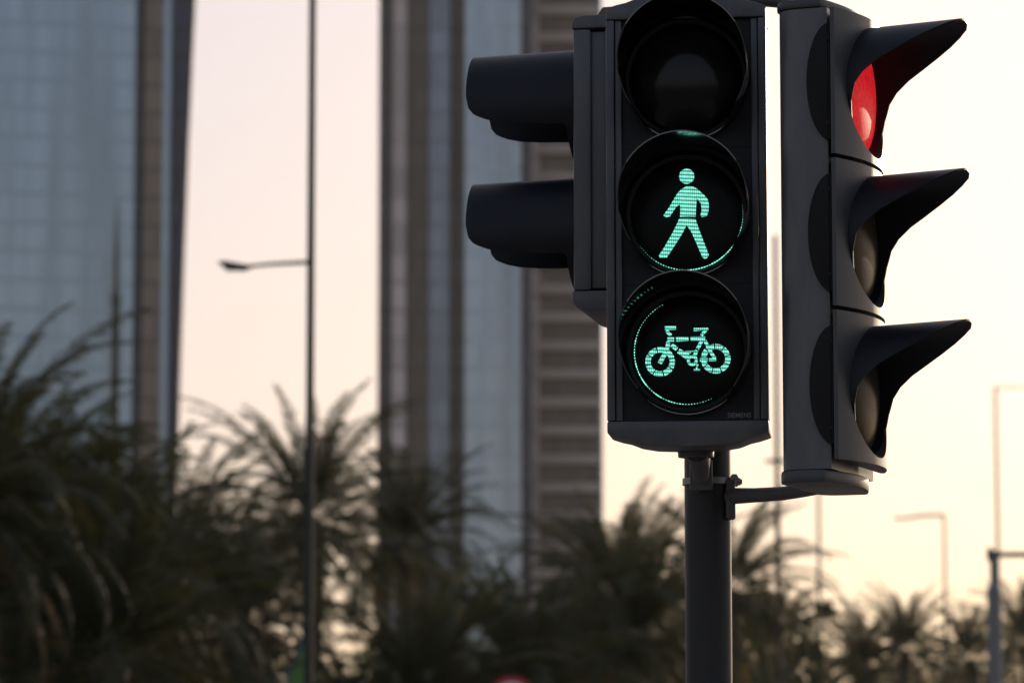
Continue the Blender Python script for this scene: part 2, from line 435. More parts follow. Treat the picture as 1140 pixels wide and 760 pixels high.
# ------------------------------------------------------------------ signal pole
PD = 6.62
pp = P(788, 560, PD)
PX, PY = pp.x, pp.y
PR = 0.0402
pole = empty('signal_pole', (PX, PY, 0.13), 0, 'dark painted steel pole carrying the three traffic signal heads', 'pole')
bm = bmesh.new()
tube(bm, [(0, 0, 0.0), (0, 0, 3.22)], PR, 40)
obj('shaft', bm, M['pole'], pole, True)
bm = bmesh.new()
lathe(bm, [(.012, 3.27), (.03, 3.262), (PR + .004, 3.235), (PR + .004, 3.205), (PR, 3.205)], (0, 0, 0), 'z', 32)
obj('pole_cap', bm, M['pole'], pole, True)
bm = bmesh.new(); box(bm, -.11, .11, -.11, .11, 0, .018, .004)
for a in (-1, 1):
    for c in (-1, 1): tube(bm, [(a * .085, c * .085, .018), (a * .085, c * .085, .04)], .011, 6)
obj('base_plate', bm, M['pole'], pole)
def zat(py, d): return P(788, py, d).z - 0.13
# steel strap round the pole with its bolt
zs = zat(536, PD)
bm = bmesh.new()
lathe(bm, [(PR + .001, zs - .0055), (PR + .0035, zs - .0055), (PR + .0035, zs + .0055), (PR + .001, zs + .0055)], (0, 0, 0), 'z', 48, True)
bmesh.ops.recalc_face_normals(bm, faces=bm.faces[:])
strap = obj('strap', bm, M['steel'], pole, True)
bm = bmesh.new()
box(bm, PR + .001, PR + .012, -.012, .008, zs - .008, zs + .008, .002)
tube(bm, [(PR + .004, -.012, zs + .004), (PR + .004, -.026, zs + .004)], .005, 10)
tube(bm, [(PR + .004, -.026, zs + .004), (PR + .004, -.031, zs + .004)], .008, 6)
tube(bm, [(PR + .010, -.004, zs), (PR + .019, -.004, zs)], .0045, 10)
tube(bm, [(PR + .012, -.004, zs), (PR + .016, -.004, zs)], .007, 6)
obj('strap_bolt', bm, M['steel'], strap)

# ------------------------------------------------------------------ front head (walk + bicycle)
SP = 0.2305
YAW_F = R(-6)
c2 = P(765, 240, 6.43)            # middle lens centre on the panel plane
ZB = SP + .16                     # root is this far below the middle lens
front = empty('pedestrian_signal', (c2.x, c2.y, c2.z - ZB), YAW_F,
              'three lens signal head facing camera, lit green walking figure above a green bicycle', 'traffic signal')
Z = [ZB + SP, ZB, ZB - SP]        # top, middle, bottom lens
W2 = .1345
zt, zb = Z[0] + .102, Z[2] - .1145
bm = bmesh.new()
box(bm, -W2 + .004, W2 - .004, .004, .105, zb - .001, zt + .001, .006)
for s in (-1, 1):
    a, b_ = sorted((s * W2, s * (W2 - .0135))); box(bm, a, b_, -.013, .03, zb, zt, .002)
    a, b_ = sorted((s * (W2 - .0150), s * (W2 - .0255))); box(bm, a, b_, -.008, .02, zb, zt, .0015)
obj('housing', bm, M['housing'], front, True, 30)
bm = bmesh.new(); box(bm, -.1088, .1088, -.001, .0035, zb + .0005, zt - .0005)
for z in (Z[0] - SP / 2 - .001, Z[1] - SP / 2 - .001):
    box(bm, -.1088, .1088, -.0025, -.0005, z, z + .002)
obj('front_panel', bm, M['panel'], front)
def cap_profile(s, z0):
    pts = [(-W2, 0), (-W2, .0195), (-W2 + .018, .0255), (-W2 + .034, .0290), (-W2 + .052, .036), (-W2 + .078, .0405), (0, .0425)]
    pts = pts + [(-x, z) for x, z in pts[:-1][::-1]]
    return [(x, z0 + s * z) for x, z in pts]
for s, z0 in ((-1, zb - .0012), (1, zt + .0012)):
    bm = bmesh.new(); prism(bm, cap_profile(s, z0), -.014, .10, .003)
    obj('end_cap', bm, M['housing'], front, True, 30)
# smooth round tunnel visors, cut away underneath
_t = M['visor_gloss'].node_tree; _b = _t.nodes['Principled BSDF']
for l in list(_b.inputs['Roughness'].links): _t.links.remove(l)
_b.inputs['Roughness'].default_value = 0.07; _b.inputs['Specular IOR Level'].default_value = 1.0
TUN = [(0, .170), (60, .164), (76, .152), (86, .142), (93, .130), (100, .112), (118, .100), (128, .09), (136, .06), (142, .022), (180, .016)]
def lens_set(head, z, r, rot=0, vis=None, vm=None, lm=None, flare=0.0, tilt=-.045, sag=.007, yb=0.0, flare_side=None):
    v = obj('visor', visor_bm((0, yb, z), r + .0085, vis, flare, tilt, .0020, flare_side=flare_side), vm, head, True, 50)
    bm = bmesh.new()
    lathe(bm, [(r + .0075, yb - .001), (r + .0075, yb - .010), (r + .004, yb - .013), (r - .002, yb - .010), (r - .002, yb - .001)], (0, 0, z), seg=72)
    bmesh.ops.recalc_face_normals(bm, faces=bm.faces[:])
    obj('bezel', bm, M['panel'], head, True, 40)
    ln = obj('lens', lens_bm((0, yb - .004, z), r, sag), lm, head, True, 50)
    return ln
LR = .0965
lenses = [lens_set(front, z, LR, vis=TUN, vm=M['visor_gloss'], lm=M['lens_dark' if i == 0 else 'lens_led'], sag=(.042 if i == 0 else .006)) for i, z in enumerate(Z)]
lenses[0]['label'] = 'dark unlit lens at the top'
# walking figure: outline read in photo pixels about the lens centre, at true size
KP = 6.45 / FPX
def wk(pts): return [((x - 494) / 4.75 * KP, Z[1] + (475 - y) / 4.75 * KP / .992) for x, y in pts]
YS0, YS1 = -.0135, -.0115
bm = bmesh.new()
hc = wk([(495, 274)])[0]; hr = 8.4 * KP
flat(bm, [(hc[0] + hr * math.cos(2 * PI * i / 28), hc[1] + hr * math.sin(2 * PI * i / 28)) for i in range(28)], YS0, YS1)
flat(bm, wk([(470, 340), (492, 328), (525, 328), (548, 340), (585, 374), (604, 396), (611, 425), (608, 460), (600, 486), (575, 490), (566, 482), (573, 455), (570, 420),
             (548, 392), (543, 440), (540, 488), (500, 486), (459, 487), (461, 450), (460, 422), (440, 432), (405, 484), (385, 488), (371, 478), (400, 440), (432, 386), (448, 360)]), YS0, YS1)
flat(bm, wk([(455, 497), (500, 496), (540, 501), (560, 560), (590, 640), (608, 688), (603, 704), (588, 711), (574, 700), (545, 630), (514, 560), (492, 532),
             (470, 575), (425, 645), (388, 699), (352, 701), (346, 690), (372, 652), (420, 570), (445, 520)]), YS0, YS1)
obj('walking_figure', bm, M['led'], lenses[1])
# bicycle
def bk(x, y): return ((x - 410) / 3.8 * KP, Z[2] + (350 - y) / 3.8 * KP / .992)
u = KP / 3.8
bm = bmesh.new()
for (wx, wy), gaps in (((295, 392), 8), ((528, 382), 9)):
    for k in range(gaps):
        a0 = 2 * PI * k / gaps + .25 + .05; a1 = 2 * PI * (k + 1) / gaps + .25 - .05
        arcring(bm, bk(wx, wy), 62 * u, 40 * u, a0, a1, YS0, YS1, 6)
def bb(x0, y0, x1, y1, wd, wd2=None): bar(bm, bk(x0, y0), bk(x1, y1), wd * u, YS0, YS1, None if wd2 is None else wd2 * u)
bb(316, 251, 362, 251, 15); bb(322, 262, 340, 282, 14); bb(326, 299, 354, 299, 17); bb(362, 299, 414, 298, 17); bb(423, 297, 484, 297, 17)
bb(330, 310, 322, 345, 17); bb(320, 350, 293, 398, 18)
bb(437, 259, 498, 257, 13, 9); bb(488, 262, 468, 284, 12)
bb(343, 322, 366, 340, 17); bb(372, 347, 412, 372, 20, 26)
bb(470, 306, 452, 340, 14); bb(449, 346, 440, 366, 14)
bb(484, 306, 500, 340, 14); bb(504, 348, 524, 380, 14)
bb(462, 386, 494, 386, 12); bb(500, 386, 530, 386, 12)
bb(452, 404, 448, 424, 7); bb(436, 428, 462, 428, 7)
arcring(bm, bk(430, 388), 23 * u, 11 * u, 0, 2 * PI, YS0, YS1, 20)
bb(402, 352, 424, 352, 9); bb(412, 350, 440, 350, 5)
obj('bicycle_symbol', bm, M['led'], lenses[2])
def glint_arc(lens, z, r, a0, a1, y, step, r0, r1, dx=0, dz=0):
    """fine glowing beads put in for green reflections of the symbol round the lens"""
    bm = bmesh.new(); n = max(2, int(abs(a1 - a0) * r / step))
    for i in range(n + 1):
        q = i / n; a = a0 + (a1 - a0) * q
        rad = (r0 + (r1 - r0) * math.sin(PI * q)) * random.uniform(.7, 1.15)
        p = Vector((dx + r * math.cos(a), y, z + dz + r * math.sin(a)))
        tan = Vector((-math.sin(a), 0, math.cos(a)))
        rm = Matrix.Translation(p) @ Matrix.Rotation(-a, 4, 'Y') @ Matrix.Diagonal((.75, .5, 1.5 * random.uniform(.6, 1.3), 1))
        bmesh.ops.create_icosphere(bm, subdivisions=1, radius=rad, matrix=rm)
    obj('glint_beads', bm, M['edge'], lens, True, 80)
glint_arc(lenses[1], Z[1], .0940, R(-146), R(8), -.0130, .0046, .0004, .0016)
glint_arc(lenses[2], Z[2], .0885, R(118), R(296), -.0130, .0048, .0005, .0016)
# printed maker's word on the panel
def lettering(text, height, name, parent, loc, rot, m, width=None):
    cu = bpy.data.curves.new('tmp_text', 'FONT'); cu.body = text; cu.size = height / .72; cu.extrude = .0003
    cu.offset = height * .012
    to = bpy.data.objects.new('tmp_text', cu); col.objects.link(to)
    dg = bpy.context.evaluated_depsgraph_get()
    me = bpy.data.meshes.new_from_object(to.evaluated_get(dg))
    bpy.data.objects.remove(to); bpy.data.curves.remove(cu)
    x0 = min(v.co.x for v in me.vertices); x1 = max(v.co.x for v in me.vertices)
    s = width / (x1 - x0) if width else 1
    for v in me.vertices: v.co.x = (v.co.x - x0) * s
    me.name = name; me.materials.clear(); me.materials.append(m)
    o = bpy.data.objects.new(name, me); col.objects.link(o); o.parent = parent; o.location = loc; o.rotation_euler = rot
    return o
lettering('SIEMENS', .0080, 'lettering', front, (.0655, -.0014, zb + .0045), (PI / 2, 0, 0), M['letter'], .039)
# knuckle under the head that holds it to the pole
bm = bmesh.new()
inv = (Matrix.Translation(Vector((c2.x, c2.y, c2.z - ZB))) @ Matrix.Rotation(YAW_F, 4, 'Z')).inverted()
k1 = inv @ P(776, 493, 6.48); k2 = inv @ P(779, 512, 6.53); k3 = inv @ P(781, 544, 6.568)
lathe(bm, [(.0, -.02), (.030, -.02), (.031, -.008), (.026, .0), (.020, .004), (0, .004)], (k1.x - .002, k1.y, k1.z - .004), 'z', 28)
tube(bm, [k1 + Vector((0, 0, -.012)), k2, k2 * .4 + k3 * .6], [.021, .018, .014], 16)
box(bm, k3.x - .020, k3.x + .019, k3.y - .008, k3.y + .006, k3.z - .003, k3.z + .05, .004)
tube(bm, [(k3.x, k3.y - .006, k3.z + .035), (k3.x, k3.y - .014, k3.z + .035)], .006, 12)
bmesh.ops.recalc_face_normals(bm, faces=bm.faces[:])
obj('mounting_bracket', bm, M['bracket'], front, True, 40)
bm = bmesh.new(); k4 = inv @ P(788, 20, 6.6)
box(bm, -.03, .03, .10, k4.y, zt - .01, zt + .03, .004)
obj('mounting_bracket', bm, M['bracket'], front)

# ------------------------------------------------------------------ side head (two round hoods, turned away to the left)
YAW_L = R(-101)
c1 = P(653, 121, 6.86)
ZL = .23 + .165
left = empty('pedestrian_signal', (c1.x, c1.y, c1.z - ZL), YAW_L,
             'smaller two lens signal head turned away to the left, only its black hoods showing', 'traffic signal')
zr = [ZL, ZL - .2305]
bm = bmesh.new(); zt2, zb2 = zr[0] + .118, zr[1] - .115
box(bm, -.128, .128, -.002, .030, zb2, zt2, .006)
box(bm, -.119, .119, .026, .058, zb2 + .004, zt2 - .004, .003)
box(bm, -.128, .128, .054, .105, zb2, zt2, .006)
obj('housing', bm, M['housing'], left, True, 30)
for s, z0 in ((-1, zb2 - .001), (1, zt2 + .001)):
    bm = bmesh.new()
    hh = .023 if s > 0 else .034
    pts = [(-.004, 0), (-.003, s * hh * .55), (.004, s * hh * .85), (.018, s * hh), (.06, s * hh), (.078, s * hh * .95), (.105, s * hh * .85), (.105, 0)]
    prism(bm, [(y, z0 + z) for y, z in pts], -.129, .129, .003, 'x')
    obj('end_cap', bm, M['housing'], left, True, 30)
HOOD = [(0, .197), (80, .195), (93, .190), (100, .180), (105, .158), (108.5, .135), (111, .10), (112.2, .03), (116, .016), (180, .012)]
for z in zr:
    lens_set(left, z, .0945, vis=HOOD, vm=M['visor'], lm=M['lens_dark'], tilt=.035, sag=.02, yb=-.004)
bm = bmesh.new()
box(bm, -.03, .03, .06, .20, zb2 - .058, zb2 - .026, .01)
obj('mounting_bracket', bm, M['bracket'], left, True)
bm = bmesh.new(); prism(bm, [(.030, zt2 + .0235), (.044, zt2 + .046), (.16, zt2 + .050), (.16, zt2 + .0235)], -.09, .09, .003, 'x')
obj('mounting_bracket', bm, M['bracket'], left, True)

# ------------------------------------------------------------------ vehicle head (three pointed hoods, turned to the right)
YAW_R = R(69)
RD = 6.35
rc = P(957, 270.5, RD)
SR = .249
ZR = SR + .19
right = empty('vehicle_signal', (rc.x, rc.y, rc.z - ZR), YAW_R,
              'vehicle signal turned to the right, its top lens lit red under a pointed hood', 'traffic signal')
zz = [ZR + SR, ZR, ZR - SR]
DW = .138; DT = .03
# local y = 0 is the front of the doors
def dome(x): return -.030 * (1 - (x / DW) ** 2)     # doors bow outwards
bm = bmesh.new()
zlo, zhi = zz[2] - .157, zz[0] + .128
half = [(.124, .016), (.127, .024), (.1275, .066), (.1262, .079), (.121, .091), (.112, .100), (.098, .105)]
prism(bm, [(-x, y) for x, y in half] + half[::-1], zlo + .022, zhi - .004, 0, 'z')
obj('housing', bm, M['car_shell'], right, True, 35)
bm = bmesh.new()
N = 14
tray = [(-.130, .068), (-.1285, .082), (-.122, .095), (-.112, .104), (-.098, .109), (.098, .109), (.112, .104), (.122, .095), (.1285, .082), (.130, .068)] + [(.130 - .26 * i / N, .026 - .026 * math.sin(PI * i / N)) for i in range(N + 1)]
prism(bm, tray, zlo, zlo + .0215, .005, 'z')
obj('end_cap', bm, M['car_housing'], right, True, 30)
bm = bmesh.new(); prism(bm, tray, zhi - .003, zhi + .012, .004, 'z')
obj('end_cap', bm, M['car_housing'], right, True, 30)
POINT = [(0, .188), (10, .187), (20, .181), (30, .166), (40, .146), (50, .121), (60, .093), (70, .064), (80, .042), (90, .029), (105, .022), (125, .019), (180, .018)]
HZ = SR / 2 - .0035
for i, z in enumerate(zz):
    bm = bmesh.new(); nx, nz = 40, 34; LRR = .1085
    # bowed door with a round opening: grid in polar strips between the opening and the rectangle
    seg = 96; ring_i, ring_o, ring_b = [], [], []
    for k in range(seg):
        a = 2 * PI * k / seg; sx_, cz_ = math.sin(a), math.cos(a)
        q = min(DW / abs(sx_) if abs(sx_) > 1e-6 else 9, HZ / abs(cz_) if abs(cz_) > 1e-6 else 9)
        xo, zo = q * sx_, q * cz_
        row = []
        for j in range(7):
            f = j / 6; x = LRR * sx_ * (1 - f) + xo * f; zc = LRR * cz_ * (1 - f) + zo * f
            row.append(bm.verts.new((x, dome(x), z + zc)))
        row.append(bm.verts.new((xo, .007, z + zo)))
        row.insert(0, bm.verts.new((LRR * sx_, .028, z + LRR * cz_)))
        ring_i.append(row)
    for k in range(seg):
        a, b_ = ring_i[k], ring_i[(k + 1) % seg]
        for j in range(len(a) - 1): bm.faces.new((a[j], a[j + 1], b_[j + 1], b_[j]))
    bmesh.ops.recalc_face_normals(bm, faces=bm.faces[:])
    bm.normal_update()
    if bm.faces[2].normal.y > 0: bmesh.ops.reverse_faces(bm, faces=bm.faces[:])
    obj('lens_door', bm, M['car_housing'], right, True, 35)
    # hood rooted on the bowed door
    v = obj('visor', visor_bm((0, .004, z), .1045, POINT, .03, 0.0, .003, 144, flare_side=0.0), M['visor'], right, True, 50)
    nm = ('lens_red', 'lens_amber', 'lens_green')[i]
    ln = obj('lens', lens_bm((0, .0, z), .1035, .017, .002), M[nm], right, True, 50)
    ln['label'] = ('lit red lens at the top', 'unlit dull lens in the middle', 'unlit dull lens at the bottom')[i]
    # round lamp bowl whose edge stands proud of the housing's side
    for s in (-1, 1):
        n = 26; pts = [(0, .098)] + [(.042 * math.sin(PI * k / n), .098 * math.cos(PI * k / n)) for k in range(1, n)] + [(0, -.098)]
        a, b_ = sorted((s * .1262, s * .1365)); bm = bmesh.new()
        prism(bm, [(y + .0078, z + zc) for y, zc in pts], a, b_, .005, 'x')
        bowl = obj('lamp_bowl', bm, M['rubber'], right, True, 30)
        if s < 0:
            for dz in (-.07, .07):
                bm = bmesh.new(); tube(bm, [(s * .1363, .012, z + dz), (s * .1385, .012, z + dz)], .004, 8)
                obj('screw', bm, M['rubber'], bowl)
# bracket arm from the pole to the underside of the vehicle head
invR = (Matrix.Translation(Vector((rc.x, rc.y, rc.z - ZR))) @ Matrix.Rotation(YAW_R, 4, 'Z')).inverted()
bm = bmesh.new()
pa = [invR @ P(*q) for q in ((812, 552, 6.60), (840, 551, 6.56), (872, 549, 6.50), (896, 545, 6.45), (912, 540, 6.42), (925, 533, 6.41))]
tube(bm, pa, [.0145, .0125, .0118, .0122, .015, .021], 16)
b0 = invR @ P(813, 556, 6.60)
b2 = bmesh.new(); box(b2, -.0085, .0085, -.014, .014, -.034, .034, .004)
bmesh.ops.transform(b2, matrix=Matrix.Translation(b0) @ Matrix.Rotation(-YAW_R, 4, 'Z'), verts=b2.verts[:]); merge(bm, b2)
obj('bracket_arm', bm, M['bracket'], right, True, 40)
bm = bmesh.new()
pa = [invR @ P(*q) for q in ((800, -2, 6.62), (842, -2, 6.55), (868, 0, 6.48), (900, 6, 6.43))]
tube(bm, pa, [.015, .014, .014, .016], 14)
obj('bracket_arm', bm, M['bracket'], right, True, 40)

# ------------------------------------------------------------------ towers
def tower_root(name, px, d, label):
    q = P(px, 500, d); return empty(name, (q.x, q.y, 0), 0, label, 'building')
TD = 530.0
TS = TD / FPX
TH = 168
# blue glass tower on the left
t1 = tower_root('glass_tower', 60, TD, 'blue grey curved glass tower at the left edge with a dark navy corner')
def lx(px, ref=60): return (px - ref) * TS
def strip(name, root, m, x0, x1, y0, y1, h=TH, ref=60, flare=0.0, bow=0.0, nseg=1, z0=0):
    bm = bmesh.new(); nz = 12
    def row(z):
        f = flare * z * z / 116
        fr = [(lx(x0, ref) + (lx(x1, ref) - lx(x0, ref)) * i / nseg, y0 - bow * math.sin(PI * i / nseg)) for i in range(nseg + 1)]
        fr[-1] = (fr[-1][0] + f, fr[-1][1])
        pass
        return fr + [(fr[-1][0], y1), (fr[0][0], y1)]
    rows = [[bm.verts.new((x, y, z0 + (h - z0) * k / nz)) for x, y in row(z0 + (h - z0) * k / nz)] for k in range(nz + 1)]
    n = len(rows[0])
    for k in range(nz):
        for i in range(n): bm.faces.new((rows[k][i], rows[k][(i + 1) % n], rows[k + 1][(i + 1) % n], rows[k + 1][i]))
    bm.faces.new(rows[-1]); bm.faces.new(rows[0][::-1])
    bmesh.ops.recalc_face_normals(bm, faces=bm.faces[:])
    return obj(name, bm, m, root, nseg > 1, 30)
strip('curtain_wall', t1, M['glass_blue'], -260, 146, 0, 20, bow=5, nseg=24)
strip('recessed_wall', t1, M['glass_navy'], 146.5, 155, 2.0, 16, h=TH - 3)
strip('stone_fin', t1, M['cladding_tan'], 155.5, 176, 0.8, 12, h=TH - 2)
strip('glass_slot', t1, M['glass_grey'], 176.5, 184.3, 1.2, 3.4, h=TH - 4)
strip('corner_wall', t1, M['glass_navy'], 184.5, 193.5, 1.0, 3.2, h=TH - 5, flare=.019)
# slender solid spire, added for a likely reflection in the tower glass
mr = tower_root('reflection_spire', 127, 470, 'slender dark pointed shape standing in for a likely reflection on the blue glass tower')
ms_ = 470 / FPX; mh = P(127, 215, 470).z
bm = bmesh.new()
for (a, b_, r) in ((0, mh * .30, 8), (mh * .30, mh * .62, 6.5), (mh * .62, mh * .84, 4.6)):
    tube(bm, [(0, 0, a), (0, 0, b_)], r * ms_, 10)
    tube(bm, [(0, 0, b_ - .5), (0, 0, b_ + .4)], (r + 1.2) * ms_, 10)
obj('reflection_shaft', bm, M['reflection_spire'], mr)
bm = bmesh.new(); tube(bm, [(0, 0, mh * .84), (0, 0, mh * .93), (0, 0, mh)], [3.6 * ms_, 2.2 * ms_, .5 * ms_], 10)
obj('reflection_spike', bm, M['reflection_spire'], mr)
# ribbed tower in the middle
t2 = tower_root('ribbed_tower', 505, TD, 'tall grey tower of vertical ribs and glass strips in the middle')
S2 = lambda n, m, a, b_, y0, h=TH, **k: strip(n, t2, M[m], a, b_, y0, 26 + y0 * .1, h=h, ref=505, **k)
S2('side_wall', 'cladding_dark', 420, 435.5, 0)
S2('stone_fin', 'cladding_beige', 436, 451.5, -.8, TH - 1)
S2('window_bay', 'cladding_brown', 452, 476.5, .9, TH - 2)
S2('glass_strip', 'glass_slate', 477, 499.5, .2, TH - 3)
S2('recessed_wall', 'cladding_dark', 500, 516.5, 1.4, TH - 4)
S2('curtain_wall', 'glass_grey', 517, 579.5, -.4, TH - 1, bow=1.4, nseg=12)
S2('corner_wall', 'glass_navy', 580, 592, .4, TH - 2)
# brown banded tower beside it
BD = 545.0; TS_keep = TS; TS = BD / FPX
t3 = tower_root('banded_tower', 632, BD, 'brown tower with pale floor bands right of the ribbed tower')
strip('window_wall', t3, M['cladding_brown'], 594, 667, 0, 24, h=TH - 6, ref=632)
strip('stone_edge', t3, M['cladding_beige'], 592.5, 600, -.9, 24.5, h=TH - 5, ref=632)
strip('glass_edge', t3, M['glass_slate'], 667.3, 671, -.5, 23.5, h=TH - 7, ref=632)
bm = bmesh.new()
for k in range(1, 40):
    box(bm, lx(600.5, 632), lx(667, 632), -1.1, .3, k * 4.05, k * 4.05 + 1.25)
obj('balcony_bands', bm, M['slab'], t3)
TS = TS_keep

# ------------------------------------------------------------------ palms
def frond_into(bm, base, az, el, L, droop, rnd, width=.42, leaf=.052, n=30):
    """one arching feather leaf: midrib and two rows of narrow leaflets"""
    d0 = Vector((math.cos(az) * math.cos(el), math.sin(az) * math.cos(el), math.sin(el)))
    side = Vector((-math.sin(az), math.cos(az), 0))
    pts = []; p = Vector(base); e = el; st = L / n
    for i in range(n + 1):
        pts.append(p.copy()); e -= droop * (0.35 + 1.3 * i / n) / n
        p = p + st * Vector((math.cos(az) * math.cos(e), math.sin(az) * math.cos(e), math.sin(e)))
    for i in range(n):                                             # midrib
        wv = side * (.032 * (1 - i / n) + .006); w2 = side * (.032 * (1 - (i + 1) / n) + .006)
        bm.faces.new([bm.verts.new(q) for q in (pts[i] - wv, pts[i] + wv, pts[i + 1] + w2, pts[i + 1] - w2)])
    for i in range(3, n + 1):
        f = i / n; tg = (pts[i] - pts[i - 1]).normalized(); up = side.cross(tg).normalized()
        ll = width * L / 3.2 * (math.sin(PI * min(1, .18 + .82 * f) ** 0.9) * .75 + .28)
        for s in (-1, 1):
            for sub in (0, .5):
                o = pts[i - 1].lerp(pts[i], sub + rnd.uniform(-.15, .15))
                dr = (side * s * rnd.uniform(.65, 1.0) + tg * rnd.uniform(.6, 1.2) + up * rnd.uniform(.1, .55)).normalized()
                q = ll * rnd.uniform(.8, 1.15); tip = o + dr * q + Vector((0, 0, -.12 * q * rnd.random()))
                mid = o + dr * q * .45
                wv = tg * leaf * .5
                a, b_, c, d = (bm.verts.new(x) for x in (o, mid + wv, tip, mid - wv))
                bm.faces.new((a, b_, c, d))

def crown_mesh(seed, L=3.2, count=58):
    rnd = random.Random(seed); bm = bmesh.new()
    for i in range(count):
        f = i / count
        el = R(86 - 112 * f + rnd.uniform(-9, 9)); az = i * 2.39996 + rnd.uniform(-.25, .25)
        l = L * rnd.uniform(.82, 1.12) * (1.0 if f > .12 else .8)
        base = (.16 * math.cos(az), .16 * math.sin(az), .35 - .5 * f)
        frond_into(bm, base, az, el, l, R(58 + 48 * f + rnd.uniform(-18, 18)), rnd)
    me = bpy.data.meshes.new('crown'); bm.to_mesh(me); bm.free(); me.materials.append(M['frond']); return me
def dry_mesh(seed, L=2.5, count=16):
    rnd = random.Random(seed); bm = bmesh.new()
    for i in range(count):
        az = i * 2.39996 + rnd.uniform(-.3, .3)
        frond_into(bm, (.18 * math.cos(az), .18 * math.sin(az), -.25 - .2 * rnd.random()), az, R(rnd.uniform(-48, -20)), L * rnd.uniform(.7, 1.05), R(55), rnd, .34, .04, 20)
    me = bpy.data.meshes.new('dry_fronds'); bm.to_mesh(me); bm.free(); me.materials.append(M['dry']); return me
CROWNS = [crown_mesh(s) for s in (11, 12, 13, 14)]
DRY = [dry_mesh(s) for s in (21, 22)]
def trunk_bm(h, seed):
    rnd = random.Random(seed); bm = bmesh.new(); n = max(10, int(h / .16)); pts, rad = [], []
    for i in range(n + 1):
        z = h * i / n
        pts.append((.05 * math.sin(z * .7 + seed), .05 * math.cos(z * .6 + seed), z))
        rad.append((.21 - .04 * i / n) * (1.12 if i % 2 else .94) + (.07 if i > n - 5 else 0))
    return tube(bm, pts, rad, 12)
def palm(px, py, d, s, v, label, rot=None):
    c = P(px, py, d); h = max(1.2, c.z - .12)
    r = empty('palm_tree', (c.x, c.y, .1), 0, label, 'palm tree', 'date palms behind the signals')
    cr = bpy.data.objects.new('crown', CROWNS[v % 4]); col.objects.link(cr); cr.parent = r
    cr.location = (0, 0, h); cr.scale = (s, s, s); cr.rotation_euler = (0, 0, v * 1.7 if rot is None else rot)
    dd = bpy.data.objects.new('dry_fronds', DRY[v % 2]); col.objects.link(dd); dd.parent = r
    dd.location = (0, 0, h); dd.scale = (s, s, s); dd.rotation_euler = (0, 0, v * .9)
    obj('trunk', trunk_bm(h, v), M['bark'], r, True, 80)
    return r
PALMS = [
    (-40, 560, 44, .86, 0, 'large dark palm cut by the left edge, highest fronds at the far left'),
    (15, 600, 50, .9, 17, 'dark palm crowded just right of the left edge palm'),
    (85, 650, 50, .9, 1, 'dark palm low in front of the blue glass tower beside the left edge palm'),
    (195, 655, 60, 1.0, 2, 'dark palm whose top fronds reach the navy corner of the glass tower'),
    (125, 740, 46, 1.0, 3, 'lowest dark palm at the bottom left, under the glass tower'),
    (265, 700, 64, 1.0, 4, 'dark palm left of the tall lamp post, below the open sky gap'),
    (345, 575, 74, 1.0, 5, 'tall palm spread behind the tall lamp post against pale sky'),
    (452, 600, 84, .85, 6, 'palm in front of the ribs of the grey tower, right of the lamp post'),
    (480, 790, 62, .95, 7, 'low palm at the bottom in front of the grey ribbed tower'),
    (690, 668, 80, 1.0, 8, 'palm in front of the banded tower, left of the signal pole'),
    (590, 770, 66, 1.0, 9, 'dark green palm above the round red rimmed sign'),
    (712, 705, 72, 1.0, 10, 'low dark palm just left of the signal pole'),
    (812, 655, 92, 1.0, 11, 'palm directly behind the signal pole with fronds reaching right'),
    (855, 725, 118, 1.0, 12, 'small palm right of the signal pole, in front of the thin post'),
    (1008, 722, 158, 1.1, 13, 'far hazy palm with upright fronds, below the faint lamp post'),
    (1078, 732, 176, 1.1, 14, 'far hazy palm just left of the grey post with an arm'),
    (1140, 715, 150, 1.1, 15, 'far palm at the right edge, right of the grey post'),
    (960, 742, 140, 1.0, 16, 'small far palm low between the leafy tree and the hazy palms'),
]
for a in PALMS: palm(*a)

# leafy trees
def tree(px, py, d, w_, hgt, seed, label):
    """py is the top of the crown; w_, hgt the crown's size in metres"""
    rnd = random.Random(seed); top = P(px, py, d); cz = top.z - hgt / 2
    r = empty('leafy_tree', (top.x, top.y, .1), 0, label, 'tree', 'leafy trees behind the palms')
    bm = bmesh.new(); clumps = []
    for i in range(46):
        while True:
            q = Vector((rnd.uniform(-1, 1), rnd.uniform(-1, 1), rnd.uniform(-1, 1)))
            if .25 < q.length < 1: break
        clumps.append((Vector((q.x * w_ / 2, q.y * w_ / 2, cz - .1 + q.z * hgt / 2 * (1 - .25 * abs(q.x)))), rnd.uniform(.35, .8) * w_ / 6))
    for c, cr in clumps:
        for k in range(85):
            p = c + Vector((rnd.gauss(0, 1), rnd.gauss(0, 1), rnd.gauss(0, .75))) * cr * .6
            a = Euler((rnd.uniform(0, 6.3), rnd.uniform(0, 6.3), rnd.uniform(0, 6.3))).to_matrix()
            l = rnd.uniform(.10, .20)
            bm.faces.new([bm.verts.new(p + a @ Vector(v)) for v in ((-l, 0, 0), (0, -l * .45, 0), (l, 0, 0), (0, l * .45, 0))])
    obj('crown', bm, M['leaf'], r)
    bm = bmesh.new(); hz = cz - hgt * .3
    tube(bm, [(0, 0, 0), (.06, .03, hz * .5), (0, 0, hz), (.1, 0, cz)], [.2, .17, .13, .05], 10)
    for i in range(7):
        c, cr = clumps[i * 5]; tube(bm, [(0, 0, hz * rnd.uniform(.75, 1)), c * .5 + Vector((0, 0, hz * .5)), c], [.09, .06, .02], 7)
    obj('trunk', bm, M['bark'], r, True, 80)
